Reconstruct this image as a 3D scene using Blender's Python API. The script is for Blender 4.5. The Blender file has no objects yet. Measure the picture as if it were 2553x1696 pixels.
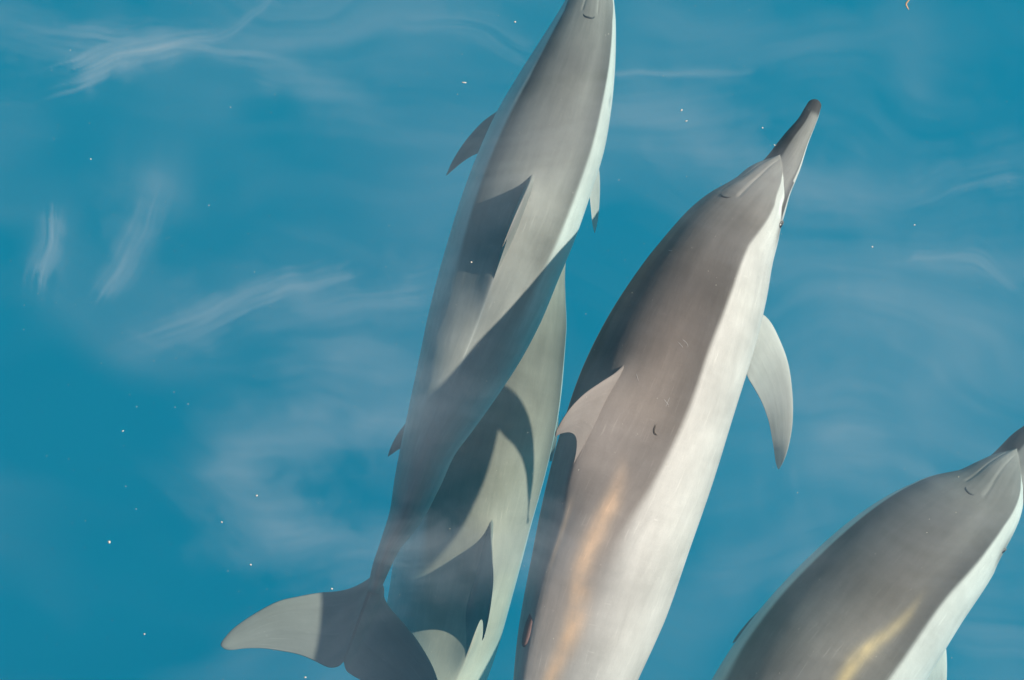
import bpy, math, random
import numpy as np
from mathutils import Vector

random.seed(7)
rng = np.random.default_rng(11)
scene = bpy.context.scene
COL = scene.collection

# ------------------------------------------------------------------ camera
W0, H0 = 2553.0, 1696.0
CAM_H = 8.0                      # metres above the sea surface (a ship's bow)
FPX = 7300.0
cam_d = bpy.data.cameras.new('camera')
cam = bpy.data.objects.new('camera', cam_d)
COL.objects.link(cam)
cam.location = (0, 0, CAM_H)
cam.rotation_euler = (0, 0, 0)
cam_d.sensor_width = 36.0
cam_d.lens = FPX / W0 * 36.0
cam_d.clip_start = 0.1
cam_d.clip_end = 1000.0
scene.camera = cam

# ------------------------------------------------------------------ sky and sun
SUN_DIR = Vector((-0.74, -0.20, -0.635)).normalized()      # the way the light travels
elev = math.asin(-SUN_DIR.z)
az = math.atan2(-SUN_DIR.x, -SUN_DIR.y)
world = bpy.data.worlds.new('World')
scene.world = world
world.use_nodes = True
wn = world.node_tree.nodes
wl = world.node_tree.links
wn.clear()
sky = wn.new('ShaderNodeTexSky')
sky.sky_type = 'NISHITA'
sky.sun_disc = False
sky.sun_elevation = elev
sky.sun_rotation = az
bg = wn.new('ShaderNodeBackground')
bg.inputs['Strength'].default_value = 0.05
wo = wn.new('ShaderNodeOutputWorld')
wl.new(sky.outputs[0], bg.inputs[0])
wl.new(bg.outputs[0], wo.inputs[0])

sun_d = bpy.data.lights.new('sun', 'SUN')
sun_d.energy = 4.8
sun_d.angle = math.radians(0.8)
sun_d.color = (1.0, 0.91, 0.80)
sun = bpy.data.objects.new('sun', sun_d)
COL.objects.link(sun)
sun.rotation_euler = SUN_DIR.to_track_quat('-Z', 'Y').to_euler()
sun.location = (6, 1, 9)

vs = scene.view_settings
vs.view_transform = 'Standard'
vs.look = 'None'
vs.exposure = 0.0
vs.gamma = 1.0
vs.use_curve_mapping = False
cy = scene.cycles
cy.use_denoising = True
cy.max_bounces = 8
cy.diffuse_bounces = 3
cy.glossy_bounces = 2
cy.volume_bounces = 2
cy.transparent_max_bounces = 16
cy.sample_clamp_indirect = 4.0
try:
    cy.denoiser = 'OPENIMAGEDENOISE'
except Exception:
    pass


# ------------------------------------------------------------------ helpers
def tag(o, label=None, cat=None, group=None, kind=None):
    if label: o['label'] = label
    if cat: o['category'] = cat
    if group: o['group'] = group
    if kind: o['kind'] = kind
    return o


def P(x, y, z):
    """the point at depth z that stands x, y photo pixels into the view"""
    k = (CAM_H - z) / FPX
    return np.array([(x - W0 / 2) * k, (H0 / 2 - y) * k, z])


def new_mat(name):
    m = bpy.data.materials.new(name)
    m.use_nodes = True
    m.node_tree.nodes.clear()
    return m, m.node_tree.nodes, m.node_tree.links


def hermite(ts, vs_, t):
    """smooth interpolation (non-uniform Catmull-Rom), columns at once"""
    ts = np.asarray(ts, float); v = np.asarray(vs_, float)
    if v.ndim == 1: v = v[:, None]; flat = True
    else: flat = False
    m = np.zeros_like(v)
    d = (v[1:] - v[:-1]) / (ts[1:] - ts[:-1])[:, None]
    h = ts[1:] - ts[:-1]
    m[0], m[-1] = d[0], d[-1]
    m[1:-1] = (d[:-1] * h[1:, None] + d[1:] * h[:-1, None]) / (h[1:] + h[:-1])[:, None]
    t = np.clip(t, ts[0], ts[-1])
    i = np.clip(np.searchsorted(ts, t, side='right') - 1, 0, len(ts) - 2)
    hh = (ts[i + 1] - ts[i]); u = ((t - ts[i]) / hh)[:, None]; hh = hh[:, None]
    out = ((2*u**3 - 3*u**2 + 1) * v[i] + (u**3 - 2*u**2 + u) * hh * m[i]
           + (-2*u**3 + 3*u**2) * v[i+1] + (u**3 - u**2) * hh * m[i+1])
    return out[:, 0] if flat else out


def sstep(a, b, x):
    u = np.clip((x - a) / (b - a), 0, 1)
    return u * u * (3 - 2 * u)


def mixc(c0, c1, f):
    f = np.asarray(f)[..., None]
    return c0 * (1 - f) + c1 * f


def mesh_from(name, verts, faces, cols=None, uvs=None, mat=None, smooth=True):
    me = bpy.data.meshes.new(name)
    me.from_pydata([tuple(v) for v in verts], [], faces)
    if smooth:
        me.polygons.foreach_set('use_smooth', [True] * len(me.polygons))
    if cols is not None:
        a = me.color_attributes.new('pigment', 'FLOAT_COLOR', 'POINT')
        c4 = np.ones((len(verts), 4)); c4[:, :3] = cols
        a.data.foreach_set('color', c4.ravel())
    if uvs is not None:
        a = me.attributes.new('skin_uv', 'FLOAT_VECTOR', 'POINT')
        u3 = np.zeros((len(verts), 3)); u3[:, :2] = uvs
        a.data.foreach_set('vector', u3.ravel())
    if mat: me.materials.append(mat)
    me.update()
    return me


# ------------------------------------------------------------------ materials
def skin_material(name, warm=0.0):
    m, n, l = new_mat(name)
    out = n.new('ShaderNodeOutputMaterial')
    b = n.new('ShaderNodeBsdfPrincipled')
    b.inputs['Roughness'].default_value = 0.42
    b.inputs['IOR'].default_value = 1.14
    at = n.new('ShaderNodeAttribute'); at.attribute_name = 'pigment'
    uv = n.new('ShaderNodeAttribute'); uv.attribute_name = 'skin_uv'

    def noise(scale, detail, sx, sy, rough=0.55, dist=0.0):
        mp = n.new('ShaderNodeMapping')
        mp.inputs['Scale'].default_value = (sx, sy, 1)
        l.new(uv.outputs['Vector'], mp.inputs['Vector'])
        t = n.new('ShaderNodeTexNoise')
        t.inputs['Scale'].default_value = scale
        t.inputs['Detail'].default_value = detail
        t.inputs['Roughness'].default_value = rough
        t.inputs['Distortion'].default_value = dist
        l.new(mp.outputs[0], t.inputs['Vector'])
        return t.outputs['Fac']

    def rng_(src, a, b_, c, d):
        r = n.new('ShaderNodeMapRange')
        r.inputs['From Min'].default_value = a; r.inputs['From Max'].default_value = b_
        r.inputs['To Min'].default_value = c; r.inputs['To Max'].default_value = d
        l.new(src, r.inputs['Value'])
        return r.outputs[0]

    def mul(a, b_):
        q = n.new('ShaderNodeMath'); q.operation = 'MULTIPLY'
        l.new(a, q.inputs[0]); l.new(b_, q.inputs[1])
        return q.outputs[0]
    broad = rng_(noise(5.0, 3, 1, 1), .3, .7, .87, 1.13)           # soft mottling
    streak = rng_(noise(9.0, 4, .55, 3.2, .6, .6), .3, .7, .925, 1.075)   # brushed along the body
    cross = rng_(noise(13.0, 3, 3.0, .6, .6, .4), .3, .7, .975, 1.025)     # faint bars across, caustic shimmer put into the skin tone
    fine = rng_(noise(160.0, 2, 1, 1), .3, .7, .975, 1.025)
    sa = rng_(noise(30.0, 2, .35, 7.0, .5, .3), .64, .76, 1.0, 1.22)
    sb = rng_(noise(34.0, 2, 5.0, .8, .5, .5), .68, .80, 1.0, 1.22)
    spot = rng_(noise(70.0, 1, 1, 1), .76, .84, 1.0, 1.2)
    f = mul(mul(mul(broad, streak), mul(cross, fine)), mul(mul(sa, sb), spot))
    vm = n.new('ShaderNodeVectorMath'); vm.operation = 'SCALE'
    wm = n.new('ShaderNodeVectorMath'); wm.operation = 'MULTIPLY'
    wm.inputs[1].default_value = (1.05, 1.0, .98)
    l.new(at.outputs['Color'], wm.inputs[0]); l.new(wm.outputs[0], vm.inputs[0]); l.new(f, vm.inputs['Scale'])
    l.new(vm.outputs[0], b.inputs['Base Color'])
    bp = n.new('ShaderNodeBump')
    bp.inputs['Strength'].default_value = 0.12
    bp.inputs['Distance'].default_value = 0.01
    l.new(noise(14.0, 4, .6, 2.2), bp.inputs['Height'])
    l.new(bp.outputs[0], b.inputs['Normal'])
    l.new(b.outputs[0], out.inputs['Surface'])
    return m


def plain_material(name, col, rough=0.5, var=0.15, scale=60.0):
    m, n, l = new_mat(name)
    out = n.new('ShaderNodeOutputMaterial')
    b = n.new('ShaderNodeBsdfPrincipled')
    b.inputs['Roughness'].default_value = rough
    t = n.new('ShaderNodeTexNoise'); t.inputs['Scale'].default_value = scale
    r = n.new('ShaderNodeMapRange')
    r.inputs['To Min'].default_value = 1 - var; r.inputs['To Max'].default_value = 1 + var
    l.new(t.outputs['Fac'], r.inputs['Value'])
    vm = n.new('ShaderNodeVectorMath'); vm.operation = 'SCALE'
    vm.inputs[0].default_value = col
    l.new(r.outputs[0], vm.inputs['Scale'])
    l.new(vm.outputs[0], b.inputs['Base Color'])
    l.new(b.outputs[0], out.inputs['Surface'])
    return m


M_SKIN = skin_material('dolphin_skin')
M_EYE = plain_material('eye_dark', (.012, .01, .01), .15)
M_LID = plain_material('eyelid_grey', (.2, .18, .17), .4)
M_HOLE = plain_material('blowhole_dark', (.05, .05, .055), .4)
M_MARK = plain_material('scratch_pale', (.5, .48, .46), .6)
M_SCAR = plain_material('scar_pink', (.30, .19, .18), .6, .6, 110.0)
M_SCARRIM = plain_material('scar_rim_pale', (.5, .5, .5), .6)
M_THREAD = plain_material('thread_dark', (.09, .07, .05), .7)
M_WEED = plain_material('weed_tan', (.7, .42, .22), .6)
M_FLECK = plain_material('fleck_white', (.8, .74, .62), .6)

# ------------------------------------------------------------------ the sea
def box_mesh(name, x, y, z0, z1, mat):
    v = [(-x, -y, z0), (x, -y, z0), (x, y, z0), (-x, y, z0), (-x, -y, z1), (x, -y, z1), (x, y, z1), (-x, y, z1)]
    f = [(0, 3, 2, 1), (4, 5, 6, 7), (0, 1, 5, 4), (1, 2, 6, 5), (2, 3, 7, 6), (3, 0, 4, 7)]
    return mesh_from(name, v, f, mat=mat, smooth=False)


# pale ocean floor / deep blue far below
m, n, l = new_mat('deep_blue')
out = n.new('ShaderNodeOutputMaterial')
b = n.new('ShaderNodeBsdfDiffuse')
ge = n.new('ShaderNodeNewGeometry')
t = n.new('ShaderNodeTexNoise'); t.inputs['Scale'].default_value = 0.35; t.inputs['Detail'].default_value = 3
l.new(ge.outputs['Position'], t.inputs['Vector'])
mx = n.new('ShaderNodeMix'); mx.data_type = 'RGBA'
mx.inputs[6].default_value = (.04, .345, .60, 1)
mx.inputs[7].default_value = (.05, .44, .66, 1)
l.new(t.outputs['Fac'], mx.inputs[0])
l.new(mx.outputs[2], b.inputs['Color'])
l.new(b.outputs[0], out.inputs['Surface'])
me = mesh_from('seabed', [(-300, -300, -7), (300, -300, -7), (300, 300, -7), (-300, 300, -7)], [(0, 1, 2, 3)], mat=m, smooth=False)
seabed = bpy.data.objects.new('seabed', me); COL.objects.link(seabed)
tag(seabed, 'blue depths below the swimming dolphins', 'sea', kind='structure')

# the water itself: even scattering and absorbing body
m, n, l = new_mat('sea_water')
out = n.new('ShaderNodeOutputMaterial')
vsn = n.new('ShaderNodeVolumeScatter')
vsn.inputs['Color'].default_value = (.12, .64, 1.0, 1)
vsn.inputs['Density'].default_value = 0.085
vsn.inputs['Anisotropy'].default_value = 0.1
va = n.new('ShaderNodeVolumeAbsorption')
va.inputs['Color'].default_value = (.0, .83, .90, 1)
va.inputs['Density'].default_value = 0.21
ad = n.new('ShaderNodeAddShader')
l.new(vsn.outputs[0], ad.inputs[0]); l.new(va.outputs[0], ad.inputs[1])
l.new(ad.outputs[0], out.inputs['Volume'])
me = box_mesh('water', 40, 40, -8.0, -0.06, m)
water = bpy.data.objects.new('water', me); COL.objects.link(water)
tag(water, 'clear blue sea water around the dolphins', 'sea', kind='structure')

# ---- sky reflections imitated by an added layer just under the surface: a body of evenly
# milky water whose thickness varies from place to place
STROKES = [
    ([(150, 168), (300, 125), (450, 103), (560, 55), (640, -20)], [30, 26, 16, 9, 7], [.85, .75, .5, .35, .3]),
    ([(-30, 60), (150, 100), (350, 118), (500, 130), (640, 150), (780, 205), (860, 270)], [45, 35, 22, 16, 40, 55, 60], [.3, .35, .35, .4, .35, .3, .15]),
    ([(640, 60), (900, 40)], [110, 130], [.3, .22]),
    ([(124, 495), (85, 650)], [17, 20], [.55, .5]),
    ([(340, 430), (310, 530), (230, 670)], [45, 36, 16], [.3, .4, .35]),
    ([(330, 775), (480, 705), (620, 655), (810, 590)], [40, 32, 24, 16], [.3, .45, .45, .4]),
    ([(600, 740), (760, 680), (1000, 665)], [50, 40, 35], [.3, .38, .35]),
    ([(800, 800), (900, 830)], [130, 110], [.32, .35]),
    ([(520, 1100), (620, 1200), (800, 1260), (950, 1290)], [55, 60, 45, 30], [.35, .45, .35, .3]),
    ([(560, 1060), (720, 1010), (960, 930)], [50, 55, 45], [.32, .35, .35]),
    ([(900, 1250), (1320, 1265)], [50, 46], [.40, .34]),
    ([(900, 30), (1100, 50), (1230, 110)], [40, 26, 20], [.2, .28, .25]),
    ([(1425, 170), (1600, 155), (1760, 157)], [10, 10, 20], [.35, .3, .1]),
    ([(1430, 260), (1560, 265), (1680, 350), (1880, 420), (2060, 450), (2200, 425), (2370, 400)], [45, 60, 70, 55, 45, 30, 28], [.35, .42, .42, .45, .42, .3, .35]),
    ([(2000, 640), (2250, 760)], [230, 260], [.30, .36]),
    ([(2080, 590), (2250, 575), (2345, 650)], [25, 26, 18], [.3, .42, .3]),
    ([(1950, 760), (1960, 980)], [110, 130], [.34, .36]),
    ([(1600, 1345), (1840, 1260)], [40, 50], [.22, .25]),
    ([(1500, 60), (1900, 110), (2100, 60)], [60, 70, 60], [.12, .16, .12]),
    ([(2250, 1420), (2330, 1500)], [120, 120], [.30, .30]),
]


class Noise:
    """smooth lattice noise in two dimensions, 0..1"""

    def __init__(self, seed, n=64):
        self.g = np.random.default_rng(seed).random((n, n)); self.n = n

    def __call__(self, x, y):
        xi = np.floor(x).astype(int); yi = np.floor(y).astype(int)
        fx = x - xi; fy = y - yi
        fx = fx**3 * (fx * (fx * 6 - 15) + 10); fy = fy**3 * (fy * (fy * 6 - 15) + 10)
        g, n = self.g, self.n
        a = g[yi % n, xi % n]; b = g[yi % n, (xi + 1) % n]; c = g[(yi + 1) % n, xi % n]; d = g[(yi + 1) % n, (xi + 1) % n]
        return (a * (1 - fx) + b * fx) * (1 - fy) + (c * (1 - fx) + d * fx) * fy

    def fbm(self, x, y, o=4):
        v = 0; a = .5; t = 0
        for k in range(o):
            v = v + a * self(x * 2**k + 7.3 * k, y * 2**k + 3.1 * k); t += a; a *= .55
        return v / t


def build_film():
    gx, gy = 800, 560
    hx, hy = 1.85, 1.3
    xs = np.linspace(-hx, hx, gx); ys = np.linspace(-hy, hy, gy)
    Xg, Yg = np.meshgrid(xs, ys)
    N1, N2, N3, N4 = Noise(3), Noise(5), Noise(8), Noise(21)
    k = CAM_H / FPX * (W0 / 2360.0)
    px = Xg / k + 1180; py = 784 - Yg / k
    # slow swirl that bends every streak
    wx = (N1.fbm(px / 330, py / 330, 3) - .5) * 75 + (N1.fbm(px / 90 + 9, py / 90, 2) - .5) * 16
    wy = (N2.fbm(px / 330, py / 330, 3) - .5) * 75 + (N2.fbm(px / 90 + 9, py / 90, 2) - .5) * 16
    qx, qy = px + wx, py + wy
    tot = np.zeros_like(px)
    bgx = qx + (N2.fbm(px / 500, py / 500, 2) - .5) * 400
    bgy = qy + (N1.fbm(px / 500 + 4, py / 500, 2) - .5) * 400
    COMB = np.clip(-.45 + 1.3 * N3.fbm(bgx / 360, bgy / 34, 4) + 1.5 * N4.fbm(bgx / 240, bgy / 100 + 7, 4), 0, 2.2)
    for si, (pts, wid, amp) in enumerate(STROKES):
        n_ = len(pts)
        wid = wid if isinstance(wid, (list, tuple)) else [wid] * n_
        amp = amp if isinstance(amp, (list, tuple)) else [amp] * n_
        m_ = 10 * (n_ - 1) + 1
        tk = np.linspace(0, n_ - 1, m_)
        pl = hermite(np.arange(n_), np.array(pts, float), tk)
        wd = np.interp(tk, np.arange(n_), wid); am = np.interp(tk, np.arange(n_), amp)
        best = np.full(px.shape, 1e9); uu = np.zeros_like(px); vv = np.zeros_like(px); ww = np.ones_like(px); aa = np.zeros_like(px)
        acc = 0.0
        for i in range(m_ - 1):
            a_, b_ = pl[i], pl[i + 1]
            bx, by = b_ - a_; L = math.hypot(bx, by)
            if L < 1e-6: continue
            rx, ry = qx - a_[0], qy - a_[1]
            h = np.clip((rx * bx + ry * by) / (L * L), 0, 1)
            dx, dy = rx - h * bx, ry - h * by
            d = np.hypot(dx, dy)
            mk = d < best
            best = np.where(mk, d, best)
            uu = np.where(mk, acc + h * L, uu)
            vv = np.where(mk, (rx * by - ry * bx) / L, vv)
            ww = np.where(mk, wd[i] + (wd[i + 1] - wd[i]) * h, ww)
            aa = np.where(mk, am[i] + (am[i + 1] - am[i]) * h, aa)
            acc += L
        ends = np.minimum(uu, acc - uu)
        side = np.sign(vv) * 3.3
        ragged = N3.fbm(uu / 55 + side + si, vv / 60 + si * 3, 4)
        rel = best / (ww * (.45 + 1.75 * ragged))
        g = np.exp(-rel ** 1.6)
        fib = N3.fbm(uu / 210 + si * 5, vv / 9 + si * 9, 4)
        fib2 = N4.fbm(uu / 260 + si * 5, vv / 45 + si * 9, 3)
        own = np.clip(-.95 + 2.6 * fib + 1.5 * fib2, 0, 2.2)
        endf = sstep(0, 1, (ends + 6) / (ww * 2.2) + (fib - .5) * 1.5)
        own = own * endf
        brd = sstep(24, 50, ww)
        g = g * aa * (own * (1 - brd) + COMB * brd)
        tot = np.maximum(tot, g) + .35 * np.minimum(tot, g)
    # thin background layer of reflections, combed in long arcs
    bgx = qx + (N2.fbm(px / 500, py / 500, 2) - .5) * 400
    bgy = qy + (N1.fbm(px / 500 + 4, py / 500, 2) - .5) * 400
    low = N4.fbm(bgx / 620 + 2, bgy / 380 + 1, 3)
    comb = N3.fbm(bgx / 420, bgy / 48, 4)
    clear = 1 - .85 * np.exp(-(((px - 230) / 420) ** 2 + ((py - 1250) / 300) ** 2))
    tot = tot + np.clip(low - .44, 0, 1) * .75 * (.5 + comb) * clear
    edge = np.clip(np.minimum(hx - np.abs(Xg), hy - np.abs(Yg)) / .2, 0, 1)
    tot = tot * edge
    th = .0004 + tot * .042 * WISP
    zt = -.002
    n0 = gx * gy
    top = np.stack([Xg, Yg, np.full_like(Xg, zt)], -1).reshape(-1, 3)
    bot = np.stack([Xg, Yg, zt - th], -1).reshape(-1, 3)
    v = np.concatenate([top, bot])
    idx = np.arange(n0).reshape(gy, gx)
    a_, b_, c_, d_ = idx[:-1, :-1].ravel(), idx[:-1, 1:].ravel(), idx[1:, 1:].ravel(), idx[1:, :-1].ravel()
    f1 = np.stack([a_, b_, c_, d_], -1); f2 = np.stack([d_, c_, b_, a_], -1) + n0
    loop = np.r_[idx[0, :-1], idx[:-1, -1], idx[-1, :0:-1], idx[:0:-1, 0]]
    nx = np.roll(loop, -1)
    f3 = np.stack([nx, loop, loop + n0, nx + n0], -1)
    F = np.concatenate([f1, f2, f3]).astype(np.int32)
    me = bpy.data.meshes.new('reflection_layer')
    me.vertices.add(len(v)); me.vertices.foreach_set('co', v.ravel())
    me.loops.add(F.size); me.loops.foreach_set('vertex_index', F.ravel())
    me.polygons.add(len(F)); me.polygons.foreach_set('loop_start', np.arange(0, F.size, 4, dtype=np.int32))
    me.update(calc_edges=True)
    m, n, l = new_mat('reflection_streaks')
    out = n.new('ShaderNodeOutputMaterial')
    sc = n.new('ShaderNodeVolumeScatter')
    sc.inputs['Color'].default_value = (.84, .90, 1.0, 1)
    sc.inputs['Anisotropy'].default_value = -0.3
    sc.inputs['Density'].default_value = 10.0
    l.new(sc.outputs[0], out.inputs['Volume'])
    me.materials.append(m)
    return me


WISP = .8
film = bpy.data.objects.new('reflection_layer', build_film()); COL.objects.link(film)
tag(film, 'pale sky reflections on the sea, imitated by an added milky layer', 'water', kind='stuff')


# ------------------------------------------------------------------ dolphins
class Dolphin:
    """beak/body stations in photo pixels with depth in metres -> one continuous skin"""

    def __init__(self, spine, beak, head, t0, lag, roll, aspect, nt=440, na=220, ridge=150, finbase=(1, 2), keel=1.0):
        # spine: (cx, cy, z); beak: (t, hw); head: (t, hw); roll: (t, deg); aspect: (t, up, down)
        sp = np.array(spine, float)
        d = np.r_[0, np.cumsum(np.hypot(*(sp[1:, :2] - sp[:-1, :2]).T))]
        self.T = d[-1]
        self.knots = d
        # finer sampling where the head meets the beak
        u = np.linspace(0, 1, nt)
        dens = np.interp(u, [0, .03, .12, .42, .54, 1], [0, .006, .07, .2, .30, 1])
        self.t = t = dens * self.T
        c = hermite(d, sp, t)
        self.C = np.array([P(*r) for r in c])
        self.k = (CAM_H - c[:, 2]) / FPX
        Tn = np.gradient(self.C, axis=0)
        Tn /= np.linalg.norm(Tn, axis=1)[:, None]
        F = -Tn
        S = np.cross(F, [0, 0, 1.0]); S /= np.linalg.norm(S, axis=1)[:, None]
        U = np.cross(S, F)
        rl = np.radians(hermite([r[0] for r in roll], [r[1] for r in roll], t))
        self.rl = rl
        self.D = np.cos(rl)[:, None] * U + np.sin(rl)[:, None] * S
        self.Q = np.cos(rl)[:, None] * S - np.sin(rl)[:, None] * U
        self.F = F
        au = np.interp(t, [a[0] for a in aspect], [a[1] for a in aspect])
        ad_ = np.interp(t, [a[0] for a in aspect], [a[2] for a in aspect])
        g = 9
        ker = np.hanning(g * 2 + 1); ker /= ker.sum()
        au = np.convolve(np.pad(au, g, 'edge'), ker, 'valid'); ad_ = np.convolve(np.pad(ad_, g, 'edge'), ker, 'valid')
        self.s = t / self.T
        th = np.linspace(-math.pi, math.pi, na, endpoint=False)
        self.th = th
        hb = np.sqrt(np.maximum(hermite([r[0] for r in beak], [r[1] ** 2 for r in beak], t), 0))
        TH, TT = np.meshgrid(th, t)
        lg = lag * 1.35 * np.abs(TH) / math.pi
        uu = TT - t0
        te = np.where(uu > 0, uu - lg * np.exp(-np.maximum(uu, 0) / (lag * 1.7)), -1)
        ht = np.array([r[0] for r in head]); hh = np.array([r[1] for r in head], float)
        he = hermite(ht, hh ** 2, np.clip(te.ravel() + t0, t0, self.T)).reshape(te.shape)
        he = np.sqrt(np.maximum(he, 0)) * (te > 0)
        B = np.repeat(hb[:, None], na, 1)
        pw = 24.0
        B = B * (1 - .42 * np.clip(np.cos(TH) + .15, 0, 1) * sstep(t0 - 30, t0 + 60, TT))
        self.lip = (he - B) / np.maximum(B, 1)
        R = ((B ** pw + he ** pw) ** (1 / pw))
        am = (au + ad_) / 2
        eff = np.sqrt(np.cos(rl) ** 2 + (am * np.sin(rl)) ** 2)
        R = R / eff[:, None] * self.k[:, None]
        self.w = R[:, na // 4 * 3] if na % 4 == 0 else R.max(1)
        a = np.where(np.cos(TH) > 0, au[:, None], ad_[:, None])
        # a ridge along the back of the tail stock
        rk = keel * np.interp(self.s, [0, .5, .62, .95, 1], [0, .15, .46, .5, .3])[:, None]
        cs = np.clip(np.cos(TH), 0, 1)
        lat = np.sin(TH) * (1 - rk * cs ** 3)
        kb = np.interp(self.s, [0, .65, .8, 1], [0, 0, .35, .45])[:, None]
        cb = np.clip(-np.cos(TH), 0, 1)
        lat = lat * (1 - kb * cb ** 3)
        ver = np.cos(TH) * a
        # mouth groove along the beak
        mg = np.exp(-((np.abs(TH) - math.radians(99)) / math.radians(5)) ** 2) * (TT < t0 + lag * .35)
        R = R * (1 - .09 * mg * sstep(0, 60, TT))
        # the raised tongue of the melon between its tip and the blowhole
        bz = sstep(t0 + 8, t0 + 40, TT) * (1 - sstep(t0 + .9 * ridge, t0 + ridge, TT))
        wd_ = np.radians(np.interp(TT, [t0, t0 + ridge], [9, 15]))
        self.ridge = np.exp(-((np.abs(TH) - wd_) / math.radians(2.4)) ** 2) * bz
        R = R * (1 - .030 * self.ridge + .015 * (np.abs(TH) < wd_) * bz)
        fa, fb = finbase
        fw = sstep(fa - 30, fa + 110, TT) * (1 - sstep(fb - 70, fb + 90, TT))
        au_ = np.maximum(au, .5)[:, None]
        R = R + fw * .032 * np.exp(-(np.abs(TH) / math.radians(14)) ** 1.4) / au_
        R = R + fw * .008 * np.exp(-(np.abs(TH) / math.radians(24)) ** 2) / au_
        self.top = R[:, na // 2] * au
        self.V = (self.C[:, None, :] + self.D[:, None, :] * (ver * R)[..., None]
                  + self.Q[:, None, :] * (lat * R)[..., None])
        self.R = R
        self.TH, self.TT = TH, TT
        self.na, self.nt = na, nt
        self.verts, self.faces, self.cols, self.uvs = [], [], [], []
        arc = np.r_[0, np.cumsum(np.linalg.norm(self.C[1:] - self.C[:-1], axis=1))]
        self.arc = arc

    def skin(self, colour):
        V = self.V.reshape(-1, 3)
        na, nt = self.na, self.nt
        idx = np.arange(nt * na).reshape(nt, na)
        a = idx[:-1]; b = idx[1:]
        f = np.stack([a, b, np.roll(b, -1, 1), np.roll(a, -1, 1)], -1).reshape(-1, 4)
        self.verts = [tuple(v) for v in V]
        self.faces = [tuple(int(i) for i in r) for r in f]
        self.faces.append(tuple(int(i) for i in idx[0]))
        self.faces.append(tuple(int(i) for i in idx[-1][::-1]))
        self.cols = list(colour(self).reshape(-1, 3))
        r_ = np.maximum(self.R.mean(1), .03)[:, None]
        uu = np.stack([np.repeat(self.arc[:, None], na, 1), self.TH * .2], -1).reshape(-1, 2)
        self.uvs = list(uu)

    def at(self, px_t):
        """index of the ring nearest to a distance along the spine"""
        return int(np.argmin(np.abs(self.t - px_t)))

    def nearest(self, x, y):
        """ring and angle index whose skin point, facing up, lies at these photo pixels"""
        V = self.V
        k = (CAM_H - V[..., 2]) / FPX
        X = V[..., 0] / k + W0 / 2; Y = H0 / 2 - V[..., 1] / k
        d2 = (X - x) ** 2 + (Y - y) ** 2 + np.where(V[..., 2] < self.C[:, None, 2] - .02, 1e6, 0)
        i = int(np.argmin(d2))
        return divmod(i, self.na)

    def normal(self, i, j):
        i = min(max(i, 1), self.nt - 2)
        du = self.V[i + 1, j] - self.V[i - 1, j]
        dv = self.V[i, (j + 1) % self.na] - self.V[i, j - 1]
        nn = np.cross(dv, du); nn /= np.linalg.norm(nn)
        if np.dot(nn, self.V[i, j] - self.C[i]) < 0: nn = -nn
        return nn

    def foil(self, le, te, thick, nrm, colfn, nc=14, ns=46, flare=0.0):
        """loft of wing sections between a leading and a trailing edge (3-D points)"""
        le = np.array(le, float); te = np.array(te, float)
        tk = np.linspace(0, 1, len(le))
        u = 1 - (1 - np.linspace(0, 1, ns)) ** 1.5
        L = hermite(tk, le, u); E = hermite(tk, te, u)
        th = np.interp(u, np.linspace(0, 1, len(thick)), thick)
        N = np.array(nrm, float)
        if N.ndim == 1: N = np.repeat(N[None], ns, 0)
        else: N = hermite(np.linspace(0, 1, len(N)), N, u)
        N /= np.linalg.norm(N, axis=1)[:, None]
        base = len(self.verts)
        x = (1 - np.cos(np.linspace(0, math.pi, nc))) / 2
        prof = 2.6 * (x ** .5 * (1 - x) * .62 + .10 * x * (1 - x) * 4)
        ring = []
        for kk in range(nc): ring.append((x[kk], prof[kk]))
        for kk in range(nc - 2, 0, -1): ring.append((x[kk], -prof[kk]))
        nr = len(ring)
        for i in range(ns):
            fl = 1 + flare * math.exp(-(u[i] / .10) ** 2)
            for (xx, pp) in ring:
                p = L[i] * (1 - xx) + E[i] * xx + N[i] * pp * th[i] * fl
                self.verts.append(tuple(p))
                self.cols.append(colfn(u[i], xx, pp))
                self.uvs.append((u[i] * .3 + 3.1, xx * .15))
        for i in range(ns - 1):
            for j in range(nr):
                a = base + i * nr + j; b = base + i * nr + (j + 1) % nr
                self.faces.append((a, b, b + nr, a + nr))
        self.faces.append(tuple(base + j for j in range(nr))[::-1])
        self.faces.append(tuple(base + (ns - 1) * nr + j for j in range(nr)))

    def dorsal(self, ta, tb, height, colfn, lean=0.0, sweep=1.0):
        """falcate back fin standing on the ridge between two places of the spine"""
        L = tb - ta

        def pt(a, h):
            tt = ta + a * L
            i = np.interp(tt, self.t, np.arange(self.nt))
            i0 = int(min(i, self.nt - 2)); f = i - i0
            C = self.C[i0] * (1 - f) + self.C[i0 + 1] * f
            Dv = self.D[i0] * (1 - f) + self.D[i0 + 1] * f
            Qv = self.Q[i0] * (1 - f) + self.Q[i0 + 1] * f
            top = self.top[i0] * (1 - f) + self.top[i0 + 1] * f
            dd = Dv * math.cos(lean) + Qv * math.sin(lean)
            return C + Dv * (top - .012) + dd * h, Qv
        le = [(-.06, -.03), (.08, .17), (.17, .42), (.27, .70), (.38, .90), (.50, .985), (.60, .99)]
        te = [(1.20, -.02), (.93, .05), (.735, .15), (.62, .33), (.585, .56), (.61, .79), (.655, .93)]
        LE = [pt(a * sweep, h * height)[0] for a, h in le]
        TE = [pt(a * sweep, h * height)[0] for a, h in te]
        N = [pt(a, h * height)[1] for a, h in le]
        self.foil(LE, TE, [.018, .015, .012, .010, .007, .005, .003], N, colfn, flare=1.2)

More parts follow.
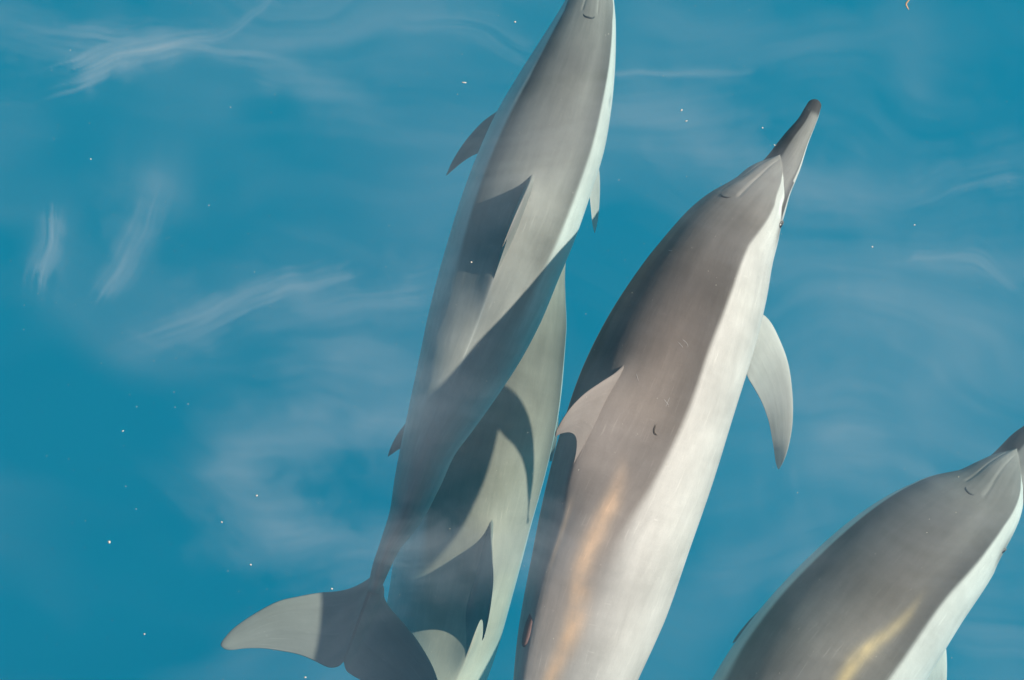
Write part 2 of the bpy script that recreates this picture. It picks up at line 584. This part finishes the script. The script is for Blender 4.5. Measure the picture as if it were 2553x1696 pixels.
    def image_foil(self, le, te, zr, zt, thick, colfn, tilt=0.0, nrm=(0, 0, 1), flare=0.0, zmid=None):
        n_ = len(le)
        LE, TE = [], []
        for i in range(n_):
            f = i / (n_ - 1)
            z = zr * (1 - f) + zt * f
            if zmid is not None: z += zmid * 4 * f * (1 - f)
            LE.append(P(le[i][0], le[i][1], z + tilt / 2)); TE.append(P(te[i][0], te[i][1], z - tilt / 2))
        self.foil(LE, TE, thick, nrm, colfn, flare=flare)

    def fluke(self, span, colfn):
        """tail fluke at the end of the spine, lying across the body"""
        C, F, D, Q = self.C[-1], self.F[-1], self.D[-1], self.Q[-1]
        Bk = -F
        prof = [(0, -.10, .115), (.08, -.03, .13), (.25, .02, .125), (.5, .075, .125), (.75, .13, .155), (.92, .18, .20), (1, .22, .225)]
        for sgn in (-1, 1):
            LE = [C + Q * sgn * a * span + Bk * b for a, b, c in prof]
            TE = [C + Q * sgn * a * span + Bk * c for a, b, c in prof]
            self.foil(LE, TE, [.02, .012, .009, .007, .005, .002], D, colfn)

    def finish(self, label):
        me = mesh_from('dolphin', self.verts, self.faces, np.array(self.cols), np.array(self.uvs), M_SKIN)
        o = bpy.data.objects.new('dolphin', me); COL.objects.link(o)
        tag(o, label, 'dolphin', 'dolphins swimming side by side')
        self.obj = o
        return o

    def child(self, name, me, label=None):
        o = bpy.data.objects.new(name, me); COL.objects.link(o); o.parent = self.obj
        if label: o['label'] = label
        return o

    def tube(self, pts, rad, mat, name, lift=.0001, label=None, px=True):
        """thin line that follows the skin through photo-pixel points"""
        path = []
        ps = np.array(pts, float)
        tk = np.linspace(0, 1, len(ps)); ps = hermite(tk, ps, np.linspace(0, 1, 6 * len(ps)))
        for x, y in ps:
            i, j = self.nearest(x, y)
            nn = self.normal(i, j)
            z = self.V[i, j][2]
            path.append(P(x, y, z) + nn * lift)
        path = np.array(path)
        ker = np.array([.25, .5, .25])
        for _ in range(2):
            path[1:-1] = path[:-2] * .25 + path[1:-1] * .5 + path[2:] * .25
        return self.child(name, tube_mesh(name, path, rad, mat), label)

    def eye(self, ti, deg, size=.009):
        i = self.at(ti); j = int(round((math.radians(deg) + math.pi) / (2 * math.pi) * self.na)) % self.na
        c = self.V[i, j]; nn = self.normal(i, j)
        f = self.F[i]
        up = np.cross(nn, f)
        me = ball_mesh('eye', c - nn * size * .35, f, nn, up, size * 1.1, size * .8, size * .75, M_EYE)
        e = self.child('eye', me)
        # lids: a raised almond rim round the eye
        pts = []
        for kk in range(25):
            a = kk / 24 * 2 * math.pi
            pts.append(c + f * math.cos(a) * size * 1.45 + up * math.sin(a) * size * .85 - nn * .0004)
        me = tube_mesh('eyelid', np.array(pts), [size * .22] * 25, M_LID)
        ld = bpy.data.objects.new('eyelid', me); COL.objects.link(ld); ld.parent = e

    def blowhole(self, ti, size=.017):
        i0 = self.at(ti); c = self.V[i0, self.na // 2]
        pts, rad = [], []
        for kk in range(17):
            a = (kk / 16 - .5) * math.pi
            p = c + self.Q[i0] * math.sin(a) * size - self.F[i0] * math.cos(a) * -.010 - self.F[i0] * .02 * math.cos(a)
            d2 = ((self.V[max(i0 - 30, 0):i0 + 30] - p) ** 2).sum(-1)
            ii, jj = divmod(int(np.argmin(d2)), self.na); ii += max(i0 - 30, 0)
            pts.append(self.V[ii, jj] + self.D[ii] * .0002)
            rad.append(.0032 * (math.cos(a) * .7 + .3))
        pts = np.array(pts)
        for _ in range(3):
            pts[1:-1] = pts[:-2] * .25 + pts[1:-1] * .5 + pts[2:] * .25
        self.child('blowhole', tube_mesh('blowhole', np.array(pts), rad, M_HOLE))


def tube_mesh(name, path, rad, mat, nr=8):
    path = np.asarray(path, float); n_ = len(path)
    if np.isscalar(rad): 
        u = np.linspace(0, 1, n_)
        rad = rad * np.clip(np.minimum(u, 1 - u) * 6, .25, 1)
    T = np.gradient(path, axis=0); T /= np.maximum(np.linalg.norm(T, axis=1), 1e-9)[:, None]
    v, f = [], []
    for i in range(n_):
        ref = np.array([0, 0, 1.0]) if abs(T[i][2]) < .9 else np.array([1.0, 0, 0])
        a = np.cross(T[i], ref); a /= np.linalg.norm(a); b = np.cross(a, T[i])
        for k_ in range(nr):
            an = k_ / nr * 2 * math.pi
            v.append(path[i] + (a * math.cos(an) + b * math.sin(an)) * rad[i])
    for i in range(n_ - 1):
        for k_ in range(nr):
            p = i * nr + k_; q = i * nr + (k_ + 1) % nr
            f.append((p, q, q + nr, p + nr))
    f.append(tuple(range(nr))[::-1]); f.append(tuple((n_ - 1) * nr + k_ for k_ in range(nr)))
    return mesh_from(name, v, f, mat=mat)


def ball_mesh(name, c, ax, ay, az_, ra, rb, rc, mat, nu=16, nv=10, lump=0.0):
    v, f = [], []
    v.append(c + az_ * rc)
    for i in range(1, nv):
        p = i / nv * math.pi
        for j in range(nu):
            a = j / nu * 2 * math.pi
            k_ = 1 + lump * random.uniform(-1, 1)
            v.append(c + (ax * math.cos(a) * math.sin(p) * ra + ay * math.sin(a) * math.sin(p) * rb + az_ * math.cos(p) * rc) * k_)
    v.append(c - az_ * rc)
    for j in range(nu): f.append((0, 1 + j, 1 + (j + 1) % nu))
    for i in range(nv - 2):
        for j in range(nu):
            a = 1 + i * nu + j; b = 1 + i * nu + (j + 1) % nu
            f.append((a, a + nu, b + nu, b))
    last = len(v) - 1; st = 1 + (nv - 2) * nu
    for j in range(nu): f.append((st + j, last, st + (j + 1) % nu))
    return mesh_from(name, v, f, mat=mat)


HEADG = np.array([.235, .225, .215]); NECK = np.array([.132, .124, .119]); MID = np.array([.28, .265, .252])
REAR = np.array([.41, .38, .355]); WHITE = np.array([.63, .645, .62]); TAIL = np.array([.50, .48, .45])
CAUSTIC_TAN = np.array([.80, .60, .43])  # warm tone of the sunlight streaks painted on the back
FEATHER = Noise(33); DARK = np.array([.075, .07, .07]); FIN = np.array([.32, .31, .295])


def make_colour(edge=58, eye=None, crest=0.0, t0=.1, shade=1.0, caustic=1.0, tail=1.0, streak_th=10, streak_s=.46, ow=1.0, streak_c=(26, 36, 39)):
    def fn(d):
        s = d.s[:, None] * np.ones_like(d.TH); th = np.degrees(d.TH); a = np.abs(th)
        # back colour along the body
        ks = [0, .12, .2, .27, .33, .42, .55, .66, .8, 1]
        cc = np.array([HEADG, HEADG * 1.1, HEADG * .9, NECK * 1.15, NECK * 1.5, MID, MID * 1.15, REAR, TAIL * tail, HEADG])
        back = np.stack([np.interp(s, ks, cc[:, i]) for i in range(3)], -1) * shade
        # lower back darker towards the flank over the chest (the cape dips)
        low = sstep(.45, .95, a / edge) * (1 - sstep(.4, .62, s)) * sstep(.14, .24, s)
        back = back * (1 - .38 * low)[..., None]
        wob = 1.5 * np.sin(s * 31 + 1)
        e = np.interp(s, [0, t0, t0 + .012, t0 + .03, t0 + .06, .2, .3, .5, .62, .75, 1], [30, edge - 30, edge - 10, edge + 2, edge + 11, edge + 3, edge, edge - 2, edge - 6, edge - 14, edge]) + wob * .5
        soft = np.interp(s, [0, .1, .35, .5, .56, .63, .72, 1], [3, 2.2, 2.5, 3.2, 6, 14, 28, 35])
        wf = sstep(e - soft, e + soft, a)
        white = WHITE * np.interp(s, [0, .55, .66, .8, 1], [1, 1, .88, .75, .5])[..., None]
        c = mixc(back, white, wf)
        # streak of focused sunlight just off the ridge, painted into the skin colour
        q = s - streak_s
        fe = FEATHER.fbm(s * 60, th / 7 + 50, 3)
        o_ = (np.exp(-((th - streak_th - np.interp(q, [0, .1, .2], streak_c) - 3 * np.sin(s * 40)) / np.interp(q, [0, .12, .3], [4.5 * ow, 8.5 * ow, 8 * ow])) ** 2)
              * sstep(.0, .10, q) * (1 - sstep(.4, .55, q)) * min(caustic, 1) * (.45 + 1.1 * fe))
        o_ = np.maximum(o_, .8 * np.exp(-((th - 6) / 3.0) ** 2) * sstep(.07, .10, q) * (1 - sstep(.13, .19, q)) * (ow > .7) * caustic)
        glow = np.exp(-((th - 26) / 17) ** 2) * sstep(.26, .34, s) * (1 - sstep(.42, .52, s)) * caustic
        c = mixc(c, CAUSTIC_TAN * .62, np.clip(glow * .07, 0, 1))
        c = mixc(c, CAUSTIC_TAN * (np.array([1, 1.04, .8]) if ow < .7 else 1), np.clip(o_ * (.68 if ow < .7 else .9), 0, 1))
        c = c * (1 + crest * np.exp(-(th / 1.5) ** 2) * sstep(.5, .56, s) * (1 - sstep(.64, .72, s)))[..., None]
        if eye is not None:
            ed = ((d.TT - eye[0]) / 42.0) ** 2 + ((a - eye[1]) / 9.0) ** 2
            c = mixc(c, NECK * 1.2 + 0 * c, .75 * np.exp(-ed))
        # beak: grey above, left side painted dark as cape and shade, dark tip and lips, white lower jaw
        bk = 1 - sstep(t0 + .0, t0 + .02, s)
        bc = mixc(DARK * .85 + 0 * c, HEADG * 1.15 + 0 * c, sstep(4, 14, th)) ; bc = mixc(bc, DARK * 1.3 + 0 * c, sstep(78, 98, a))
        bc = mixc(bc, DARK + 0 * c, 1 - sstep(.014, .022, s))
        bc = mixc(bc, WHITE * .98 + 0 * c, sstep(99, 103, a) * sstep(.008, .015, s))
        head_side = (d.he_mask if hasattr(d, 'he_mask') else 0)
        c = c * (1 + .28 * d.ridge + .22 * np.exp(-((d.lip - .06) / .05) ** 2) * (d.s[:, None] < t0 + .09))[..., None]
        bc = bc * (1 - .2 * np.exp(-((d.lip + .03) / .04) ** 2))[..., None]
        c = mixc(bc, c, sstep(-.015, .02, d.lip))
        return c
    return fn


def mark_melon(d, t0, lag):
    uu = d.TT - t0
    te = uu - lag * 1.35 * np.abs(d.TH) / math.pi * np.exp(-np.maximum(uu, 0) / (lag * 1.7))
    d.melon = (te > 3) & (uu > 0)
    d.te = np.where(uu > 0, te, -1e3)


def fin_col(base, edge=.9, root=None):
    def f(u, x, p):
        if root is not None:
            return mixc(root, base, float(sstep(.05, .75, u))) * (1 - .25 * math.exp(-((1 - u) / .2) ** 2))
        k_ = 1 - .25 * math.exp(-((1 - u) / .2) ** 2)
        return base * k_
    return f


def along(spine, upto):
    sp = np.array(spine)[:, :2]
    return np.r_[0, np.cumsum(np.hypot(*(sp[1:] - sp[:-1]).T))][upto]


# ---- C: the near dolphin in the middle, rolled to show its right flank
spC = [(2036, 250, -.50), (2010, 307, -.48), (1986, 346, -.46), (1954, 403, -.44), (1909, 463, -.42), (1870, 524, -.40),
       (1815, 605, -.38), (1764, 703, -.37), (1712, 812, -.36), (1674, 894, -.355), (1638, 982, -.35), (1585, 1143, -.35),
       (1528, 1325, -.35), (1491, 1457, -.36), (1452, 1595, -.37), (1418, 1730, -.39), (1380, 1860, -.41), (1345, 1990, -.43),
       (1310, 2110, -.45), (1280, 2210, -.47)]
kC = [along(spC, i) for i in range(len(spC))]
hwC = [None, None, None, 0, 74, 106, 134, 161, 182, 192, 199, 202, 197, 190, 176, 155, 125, 88, 52, 30]
C = Dolphin(spC, [(0, 6), (6, 14), (25, 19), (kC[1], 23), (kC[2], 31), (kC[3], 45), (kC[4] - 35, 56), (kC[4], 66), (kC[5], 86), (kC[6], 98), (kC[8], 90), (kC[-1], 10)],
            [(kC[3] - 8, 0), (kC[3] - 2, 34), (kC[3] + 14, 50), (kC[3] + 38, 63)] + [(kC[i], hwC[i]) for i in range(4, len(spC))], kC[3] - 8, 115,
            [(0, -20), (kC[3], -34), (kC[5], -42), (kC[8], -35), (kC[10], -32), (kC[11], -36), (kC[12], -42), (kC[13], -45), (kC[14], -46), (kC[-1], -25)],
            [(0, .75, .75), (kC[3], .8, .85), (kC[6], .98, .95), (kC[10], 1.03, 1.03), (kC[14], 1.15, 1.15), (kC[17], 1.7, 1.7), (kC[-1], 2.2, 2.2)], ridge=180, finbase=(kC[9] + 62, kC[9] + 375))
mark_melon(C, kC[3] - 8, 115)
C.skin(make_colour(edge=57, eye=(kC[5] + 6, 103), t0=kC[3] / kC[-1], shade=1.0, caustic=.95, streak_th=0, ow=.8))
C.dorsal(kC[9] + 62, kC[9] + 375, .160, fin_col(FIN * .88, root=MID * .92))
C.image_foil([(1880, 770), (1915, 795), (1940, 838), (1965, 905), (1976, 985), (1976, 1055), (1967, 1110), (1956, 1145), (1943, 1170)],
             [(1850, 890), (1863, 938), (1880, 968), (1900, 1005), (1916, 1050), (1925, 1095), (1930, 1125), (1934, 1153), (1939, 1169)],
             -.42, -.60, [.016, .014, .011, .009, .006, .003], lambda u, x, p: mixc(WHITE * .95, FIN * 1.4, min(1, sstep(.25, .7, u) * .8 + .25 * (x > .8))),
             tilt=.03, flare=.6)
C.fluke(.27, fin_col(NECK))

# ---- A: the long dolphin left of it, seen from above, with its tail fluke in view
spA = [(1536, -330, -.80), (1528, -260, -.79), (1514, -170, -.78), (1499, -105, -.77), (1483, -45, -.76), (1461, 58, -.75), (1438, 138, -.74),
       (1409, 226, -.73), (1372, 329, -.72), (1330, 439, -.715), (1290, 550, -.715), (1254, 650, -.72), (1220, 748, -.73), (1184, 843, -.742),
       (1147, 933, -.755), (1106, 1026, -.77), (1073, 1101, -.78), (1041, 1199, -.78), (1011, 1287, -.775), (975, 1355, -.77), (950, 1415, -.765), (930, 1478, -.76)]
kA = [along(spA, i) for i in range(len(spA))]
hwA = [None, None, None, 0, 55, 82, 103, 124, 143, 150, 151, 146, 140, 128, 110, 89, 71, 58, 42, 27, 22, 14]
Ad = Dolphin(spA, [(0, 4), (6, 11), (25, 15), (kA[1], 19), (kA[2], 27), (kA[3], 34), (kA[4], 47), (kA[5], 62), (kA[7], 70), (kA[-1], 8)],
             [(kA[3] - 6, 0), (kA[3], 25), (kA[3] + 14, 39), (kA[3] + 34, 48)] + [(kA[i], hwA[i]) for i in range(4, len(spA))], kA[3] - 6, 95,
             [(0, 3), (kA[6], 2), (kA[9], 0), (kA[14], -4), (kA[-1], -6)],
             [(0, .75, .75), (kA[3], .85, .85), (kA[6], .95, .95), (kA[9], .82, 1.0), (kA[13], .78, 1.1), (kA[15], 1.1, 1.1), (kA[18], 1.6, 1.6), (kA[-1], 1.5, 1.5)], ridge=165, finbase=(kA[9] + 6, kA[9] + 310), keel=.3)
mark_melon(Ad, kA[3] - 6, 95)
Ad.skin(make_colour(edge=51, crest=.45, t0=kA[3] / kA[-1], shade=1.22, caustic=.0, tail=.85))
Ad.dorsal(kA[9] + 6, kA[9] + 285, .245, fin_col(FIN))
colP = lambda u, x, p: FIN * .8
Ad.image_foil([(1262, 262), (1239, 278), (1201, 306), (1160, 352), (1130, 398), (1116, 428), (1112, 437)],
              [(1215, 370), (1192, 382), (1175, 390), (1155, 403), (1135, 419), (1119, 433), (1113, 438)],
              -.80, -.92, [.013, .011, .008, .006, .003], colP, tilt=-.01, flare=.5)
Ad.image_foil([(1480, 400), (1493, 418), (1496, 470), (1493, 530), (1488, 562), (1484, 580)],
              [(1455, 455), (1468, 480), (1472, 510), (1476, 550), (1479, 570), (1482, 581)],
              -.72, -.80, [.013, .011, .008, .005, .003], lambda u, x, p: FIN * 1.5, tilt=-.05, flare=.5)
nl = Vector((-.12, .05, 1))
fl_le = [(938, 1425), (916, 1445), (881, 1464), (843, 1474), (794, 1478), (744, 1487), (691, 1500), (633, 1531), (584, 1565), (557, 1594), (550, 1607), (553, 1613)]
fl_te = [(857, 1650), (845, 1661), (829, 1665), (812, 1662), (782, 1647), (744, 1632), (698, 1623), (655, 1617), (612, 1617), (578, 1621), (561, 1619), (554, 1614)]
fcol = lambda u, x, p: FIN * (1.15 - .1 * math.exp(-((x - 1) / .12) ** 2))
Ad.image_foil(fl_le, fl_te, -.765, -.79, [.020, .013, .011, .009, .007, .005, .003], fcol, tilt=0.0, flare=.4)
fr_le = [(938, 1425), (957, 1464), (958, 1489), (973, 1516), (996, 1542), (1026, 1577), (1057, 1622), (1083, 1672), (1100, 1730), (1107, 1790), (1106, 1806)]
fr_te = [(857, 1650), (860, 1664), (868, 1677), (896, 1694), (930, 1712), (970, 1735), (1010, 1762), (1045, 1787), (1075, 1804), (1096, 1811), (1104, 1810)]
Ad.image_foil(fr_le, fr_te, -.7645, -.85, [.019, .013, .011, .009, .007, .005, .003], fcol, tilt=0.0, flare=.4)

# ---- B: the deepest dolphin, mostly beneath the second one
ZB = -1.27
spB = [(1418, 395, ZB - .05), (1411, 440, ZB - .04), (1398, 500, ZB - .03), (1385, 555, ZB - .02), (1368, 615, ZB - .01), (1337, 697, ZB), (1306, 785, ZB),
       (1270, 885, ZB), (1232, 1015, ZB), (1196, 1137, ZB), (1168, 1255, ZB - .02), (1144, 1380, ZB - .05), (1121, 1492, ZB - .08), (1095, 1602, ZB - .11),
       (1062, 1730, ZB - .14), (1035, 1840, ZB - .17), (1010, 1940, ZB - .20), (990, 2030, ZB - .22), (975, 2100, ZB - .24)]
kB = [along(spB, i) for i in range(len(spB))]
hwB = [None, None, None, 0, 55, 84, 116, 143, 163, 171, 167, 160, 153, 147, 130, 105, 74, 44, 24]
B = Dolphin(spB, [(0, 4), (6, 11), (25, 15), (kB[1], 19), (kB[2], 26), (kB[3], 33), (kB[4], 47), (kB[5], 62), (kB[7], 70), (kB[-1], 8)],
            [(kB[3] - 6, 0), (kB[3], 25), (kB[3] + 14, 39), (kB[3] + 34, 48)] + [(kB[i], hwB[i]) for i in range(4, len(spB))], kB[3] - 6, 95,
            [(0, 14), (kB[6], 16), (kB[9], 22), (kB[12], 24), (kB[-1], 8)],
            [(0, .75, .75), (kB[3], .85, .85), (kB[6], .98, .95), (kB[10], 1.0, 1.0), (kB[13], 1.12, 1.1), (kB[16], 1.6, 1.6), (kB[-1], 2, 2)], finbase=(kB[10] - 5, kB[10] + 345))
mark_melon(B, kB[3] - 6, 95)
B.skin(make_colour(edge=64, t0=kB[3] / kB[-1], shade=np.array([1.66, 1.42, 1.28]), caustic=.0))
B.dorsal(kB[10] - 5, kB[10] + 345, .245, fin_col(FIN), lean=-.30)
B.image_foil([(1060, 1010), (1030, 1035), (1003, 1066), (986, 1091), (973, 1118), (968, 1133), (967, 1138)],
             [(1050, 1095), (1030, 1105), (1005, 1116), (992, 1122), (979, 1131), (970, 1137), (967.5, 1139)],
             ZB - .02, ZB - .1, [.013, .011, .008, .006, .003], colP, tilt=-.01, flare=.5)
B.image_foil([(1385, 1010), (1392, 1040), (1388, 1100), (1376, 1150)], [(1370, 1090), (1372, 1110), (1371, 1135), (1370, 1151)],
             ZB - .07, ZB - .25, [.013, .009, .005, .003], colP, tilt=.05)
B.fluke(.25, fin_col(NECK))

# ---- D: the dolphin cut by the lower right corner
spD = [(2730, 985, -.80), (2690, 1010, -.79), (2630, 1052, -.78), (2575, 1100, -.76), (2508, 1178, -.74), (2457, 1247, -.72), (2374, 1320, -.70), (2258, 1427, -.68),
       (2137, 1568, -.68), (2038, 1698, -.68), (1950, 1835, -.69), (1870, 1975, -.71), (1800, 2110, -.73), (1735, 2240, -.76), (1680, 2360, -.79),
       (1630, 2480, -.82), (1595, 2570, -.85), (1565, 2650, -.87)]
kD = [along(spD, i) for i in range(len(spD))]
hwD = [None, None, None, 0, 80, 116, 156, 188, 212, 222, 222, 213, 196, 170, 134, 92, 55, 34]
Dd = Dolphin(spD, [(0, 6), (6, 14), (25, 19), (kD[1], 23), (kD[2], 31), (kD[3], 44), (kD[4], 66), (kD[5], 90), (kD[6], 104), (kD[8], 90), (kD[-1], 10)],
             [(kD[3] + 38, 0), (kD[3] + 44, 36), (kD[3] + 58, 54), (kD[3] + 80, 67)] + [(kD[i], hwD[i]) for i in range(4, len(spD))], kD[3] + 38, 120,
             [(0, -24), (kD[4], -32), (kD[5], -30), (kD[7], -24), (kD[9], -22), (kD[-1], -10)],
             [(0, .75, .75), (kD[3], .85, .85), (kD[6], .96, .95), (kD[9], 1.0, 1.0), (kD[12], 1.1, 1.1), (kD[15], 1.6, 1.6), (kD[-1], 2.2, 2.2)], ridge=186, finbase=(kD[9] + 60, kD[9] + 380))
mark_melon(Dd, kD[3] + 38, 120)
Dd.skin(make_colour(edge=55, eye=(kD[5] + 62, 89), t0=kD[3] / kD[-1], shade=.92, caustic=.8, streak_th=0, streak_s=.31, ow=.6, streak_c=(36, 32, 29)))
Dd.dorsal(kD[9] + 60, kD[9] + 380, .210, fin_col(FIN))
Dd.image_foil([(1925, 1490), (1899, 1516), (1866, 1549), (1842, 1578), (1829, 1597), (1826, 1603)],
              [(1905, 1550), (1885, 1562), (1862, 1578), (1842, 1593), (1831, 1602), (1827, 1604)],
              -.80, -.86, [.013, .010, .007, .005, .003], colP, tilt=-.03, flare=.4)
Dd.image_foil([(2340, 1575), (2357, 1608), (2361, 1660), (2358, 1720), (2345, 1790), (2325, 1850), (2314, 1866)],
              [(2290, 1690), (2296, 1715), (2302, 1745), (2308, 1780), (2311, 1820), (2311, 1850), (2312, 1866)],
              -.74, -.90, [.014, .012, .009, .006, .003], lambda u, x, p: mixc(WHITE * .9, FIN * 1.3, sstep(.3, .8, u)), tilt=.03, flare=.5)
Dd.fluke(.28, fin_col(NECK))

C.finish('nearest dolphin, brightest, tilted to show its white right flank and whole beak')
C.eye(kC[5] + 6, 102, .011)
C.blowhole(along(spC, 5) + 25)
Ad.finish('long dolphin cut by the top edge with its tail fluke half in sun')
Ad.blowhole(kA[5] - 8)
B.finish('deepest greenish dolphin partly hidden beneath the tail of the long one')
B.blowhole(kB[5] - 8)
Dd.finish('dolphin at lower right corner with its beak cut by the right edge')
Dd.eye(kD[5] + 62, 88, .009)
Dd.blowhole(kD[5] + 40)

# scratches and marks on the skin
for pts in ([(1186, 848), (1200, 852), (1216, 862)], [(1183, 857), (1195, 862)], [(1176, 880), (1180, 890), (1178, 900)],
            [(1195, 882), (1196, 892), (1193, 900)], [(1232, 890), (1240, 905), (1240, 920), (1232, 935)],
            [(1238, 888), (1245, 905), (1244, 922), (1236, 938)], [(1118, 950), (1126, 962)], [(1230, 938), (1218, 942)]):
    Ad.tube(pts, .0007, M_MARK, 'scratch')
for pts in ([(1586, 932), (1592, 950)], [(1700, 845), (1712, 856), (1716, 866)], [(1690, 852), (1704, 868)], [(1655, 995), (1668, 1012)],
            [(1670, 990), (1660, 1014)], [(1400, 1035), (1406, 1048)], [(1408, 1030), (1414, 1044)], [(1665, 624), (1685, 628)]):
    C.tube(pts, .0006, M_MARK, 'scratch')
# oval scar on the shaded left side of the near dolphin
i, j = C.nearest(1315, 1565)
cc_, nn_, ff_ = C.V[i, j], C.normal(i, j), C.F[i]
C.child('scar', ball_mesh('scar', cc_ - nn_ * .004, ff_, np.cross(nn_, ff_), nn_,   .058, .019, .010, M_SCAR, lump=.05))

# thread of weed resting on the near dolphin's back
pts = [(1636, 1057), (1632, 1072), (1633, 1080), (1640, 1086)]
path = []
for x, y in hermite(np.linspace(0, 1, 4), np.array(pts, float), np.linspace(0, 1, 14)):
    i, j = C.nearest(x, y)
    path.append(P(x, y, C.V[i, j][2] + .003))
o = bpy.data.objects.new('weed_thread', tube_mesh('weed_thread', path, .0011, M_THREAD)); COL.objects.link(o)
tag(o, 'tiny dark curled thread lying on the back of the nearest dolphin', 'seaweed')
# tan strand at the top edge
pts = [(2275, -14), (2266, 0), (2259, 10), (2261, 17), (2266, 25)]
path = [P(x, y, -.005) for x, y in hermite(np.linspace(0, 1, 5), np.array(pts, float), np.linspace(0, 1, 16))]
o = bpy.data.objects.new('weed_strand', tube_mesh('weed_strand', path, .0022, M_WEED)); COL.objects.link(o)
tag(o, 'bent tan weed strand floating at the top edge right of centre', 'seaweed')

# ------------------------------------------------------------------ drifting specks
X, Y, Z = np.array([1., 0, 0]), np.array([0, 1., 0]), np.array([0, 0, 1.])
flecks = [
    (1284, 55, 3.2, 2.6, 'round cream fleck above the left shoulder of the long dolphin'),
    (1157, 206, 8, 2.2, 'short white rod-shaped fleck left of the long dolphin'),
    (1175, 654, 3, 2.5, 'white fleck over the shaded band behind the long dolphin\'s back fin'),
    (272, 1352, 5, 4.5, 'largest white fleck, alone in the lower left water'),
    (640, 1236, 3.4, 2.6, 'white fleck in the pale swirl left of the sunken dolphin'),
    (625, 1408, 3.2, 3, 'pale fleck between the swirl and the sunlit fluke tip'),
    (360, 1581, 3, 3, 'small pale fleck in open water left of the fluke tip'),
    (761, 1689, 4, 3, 'pale fleck on the bottom edge just below the fluke'),
    (1699, 275, 4, 2.8, 'white fleck left of the long beak, the upper of a close pair'),
    (1711, 302, 4, 2, 'white fleck left of the long beak, the lower of a close pair'),
    (1901, 319, 2.4, 2.4, 'tiny fleck just left of the long beak\'s tip'),
    (827, 1468, 3.2, 3.5, 'pale fleck resting just above the fluke\'s front edge'),
    (1931, 362, 3.6, 1.8, 'thin white fleck against the base of the long beak'),
    (2280, 561, 2.8, 2.8, 'small tan fleck in the water at right, below the pale band'),
    (2175, 616, 2.8, 2.4, 'faint fleck to the right of the nearest dolphin\'s eye'),
    (306, 1075, 4, 1.8, 'thin slanted fleck in the left water below the middle'),
    (226, 397, 2.6, 2.4, 'lone small fleck in the upper left water'),
    (553, 1302, 3, 2.2, 'small slanted fleck left of and below the pale swirl'),
]
for k_, (x, y, a, b_, lab) in enumerate(flecks):
    z = -.004
    c = P(x, y, z); kk = CAM_H / FPX
    an = random.uniform(0, math.pi) if k_ != 1 else -.06
    ax = X * math.cos(an) + Y * math.sin(an); ay = -X * math.sin(an) + Y * math.cos(an)
    me = ball_mesh('fleck', c, ax, ay, Z, a * kk * .8, b_ * kk * .8, b_ * kk * .5, M_FLECK, nu=8, nv=5, lump=.25)
    o = bpy.data.objects.new('drifting_fleck', me); COL.objects.link(o)
    tag(o, lab, 'fleck', 'pale flecks drifting at the surface')

vv, ff = [], []
for k_ in range(520):
    x = rng.uniform(-60, W0 + 60); y = rng.uniform(-60, H0 + 60)
    z = -rng.uniform(0.0, .008)
    c = P(x, y, z); r = rng.choice([.4, .55, .7, 1.0], p=[.45, .3, .2, .05]) * CAM_H / FPX * 1.15
    st = rng.uniform(1, 2.0); an = rng.uniform(0, math.pi)
    dx = np.array([math.cos(an), math.sin(an), 0]) * r * st; dy = np.array([-math.sin(an), math.cos(an), 0]) * r
    b0 = len(vv)
    vv += [c + dx, c + dy, c - dx, c - dy, c + Z * r, c - Z * r]
    for q in range(4):
        ff += [(b0 + q, b0 + (q + 1) % 4, b0 + 4), (b0 + (q + 1) % 4, b0 + q, b0 + 5)]
me = mesh_from('plankton', vv, ff, mat=M_FLECK, smooth=False)
o = bpy.data.objects.new('plankton', me); COL.objects.link(o)
tag(o, 'fine pale specks scattered through the surface water', 'plankton', kind='stuff')
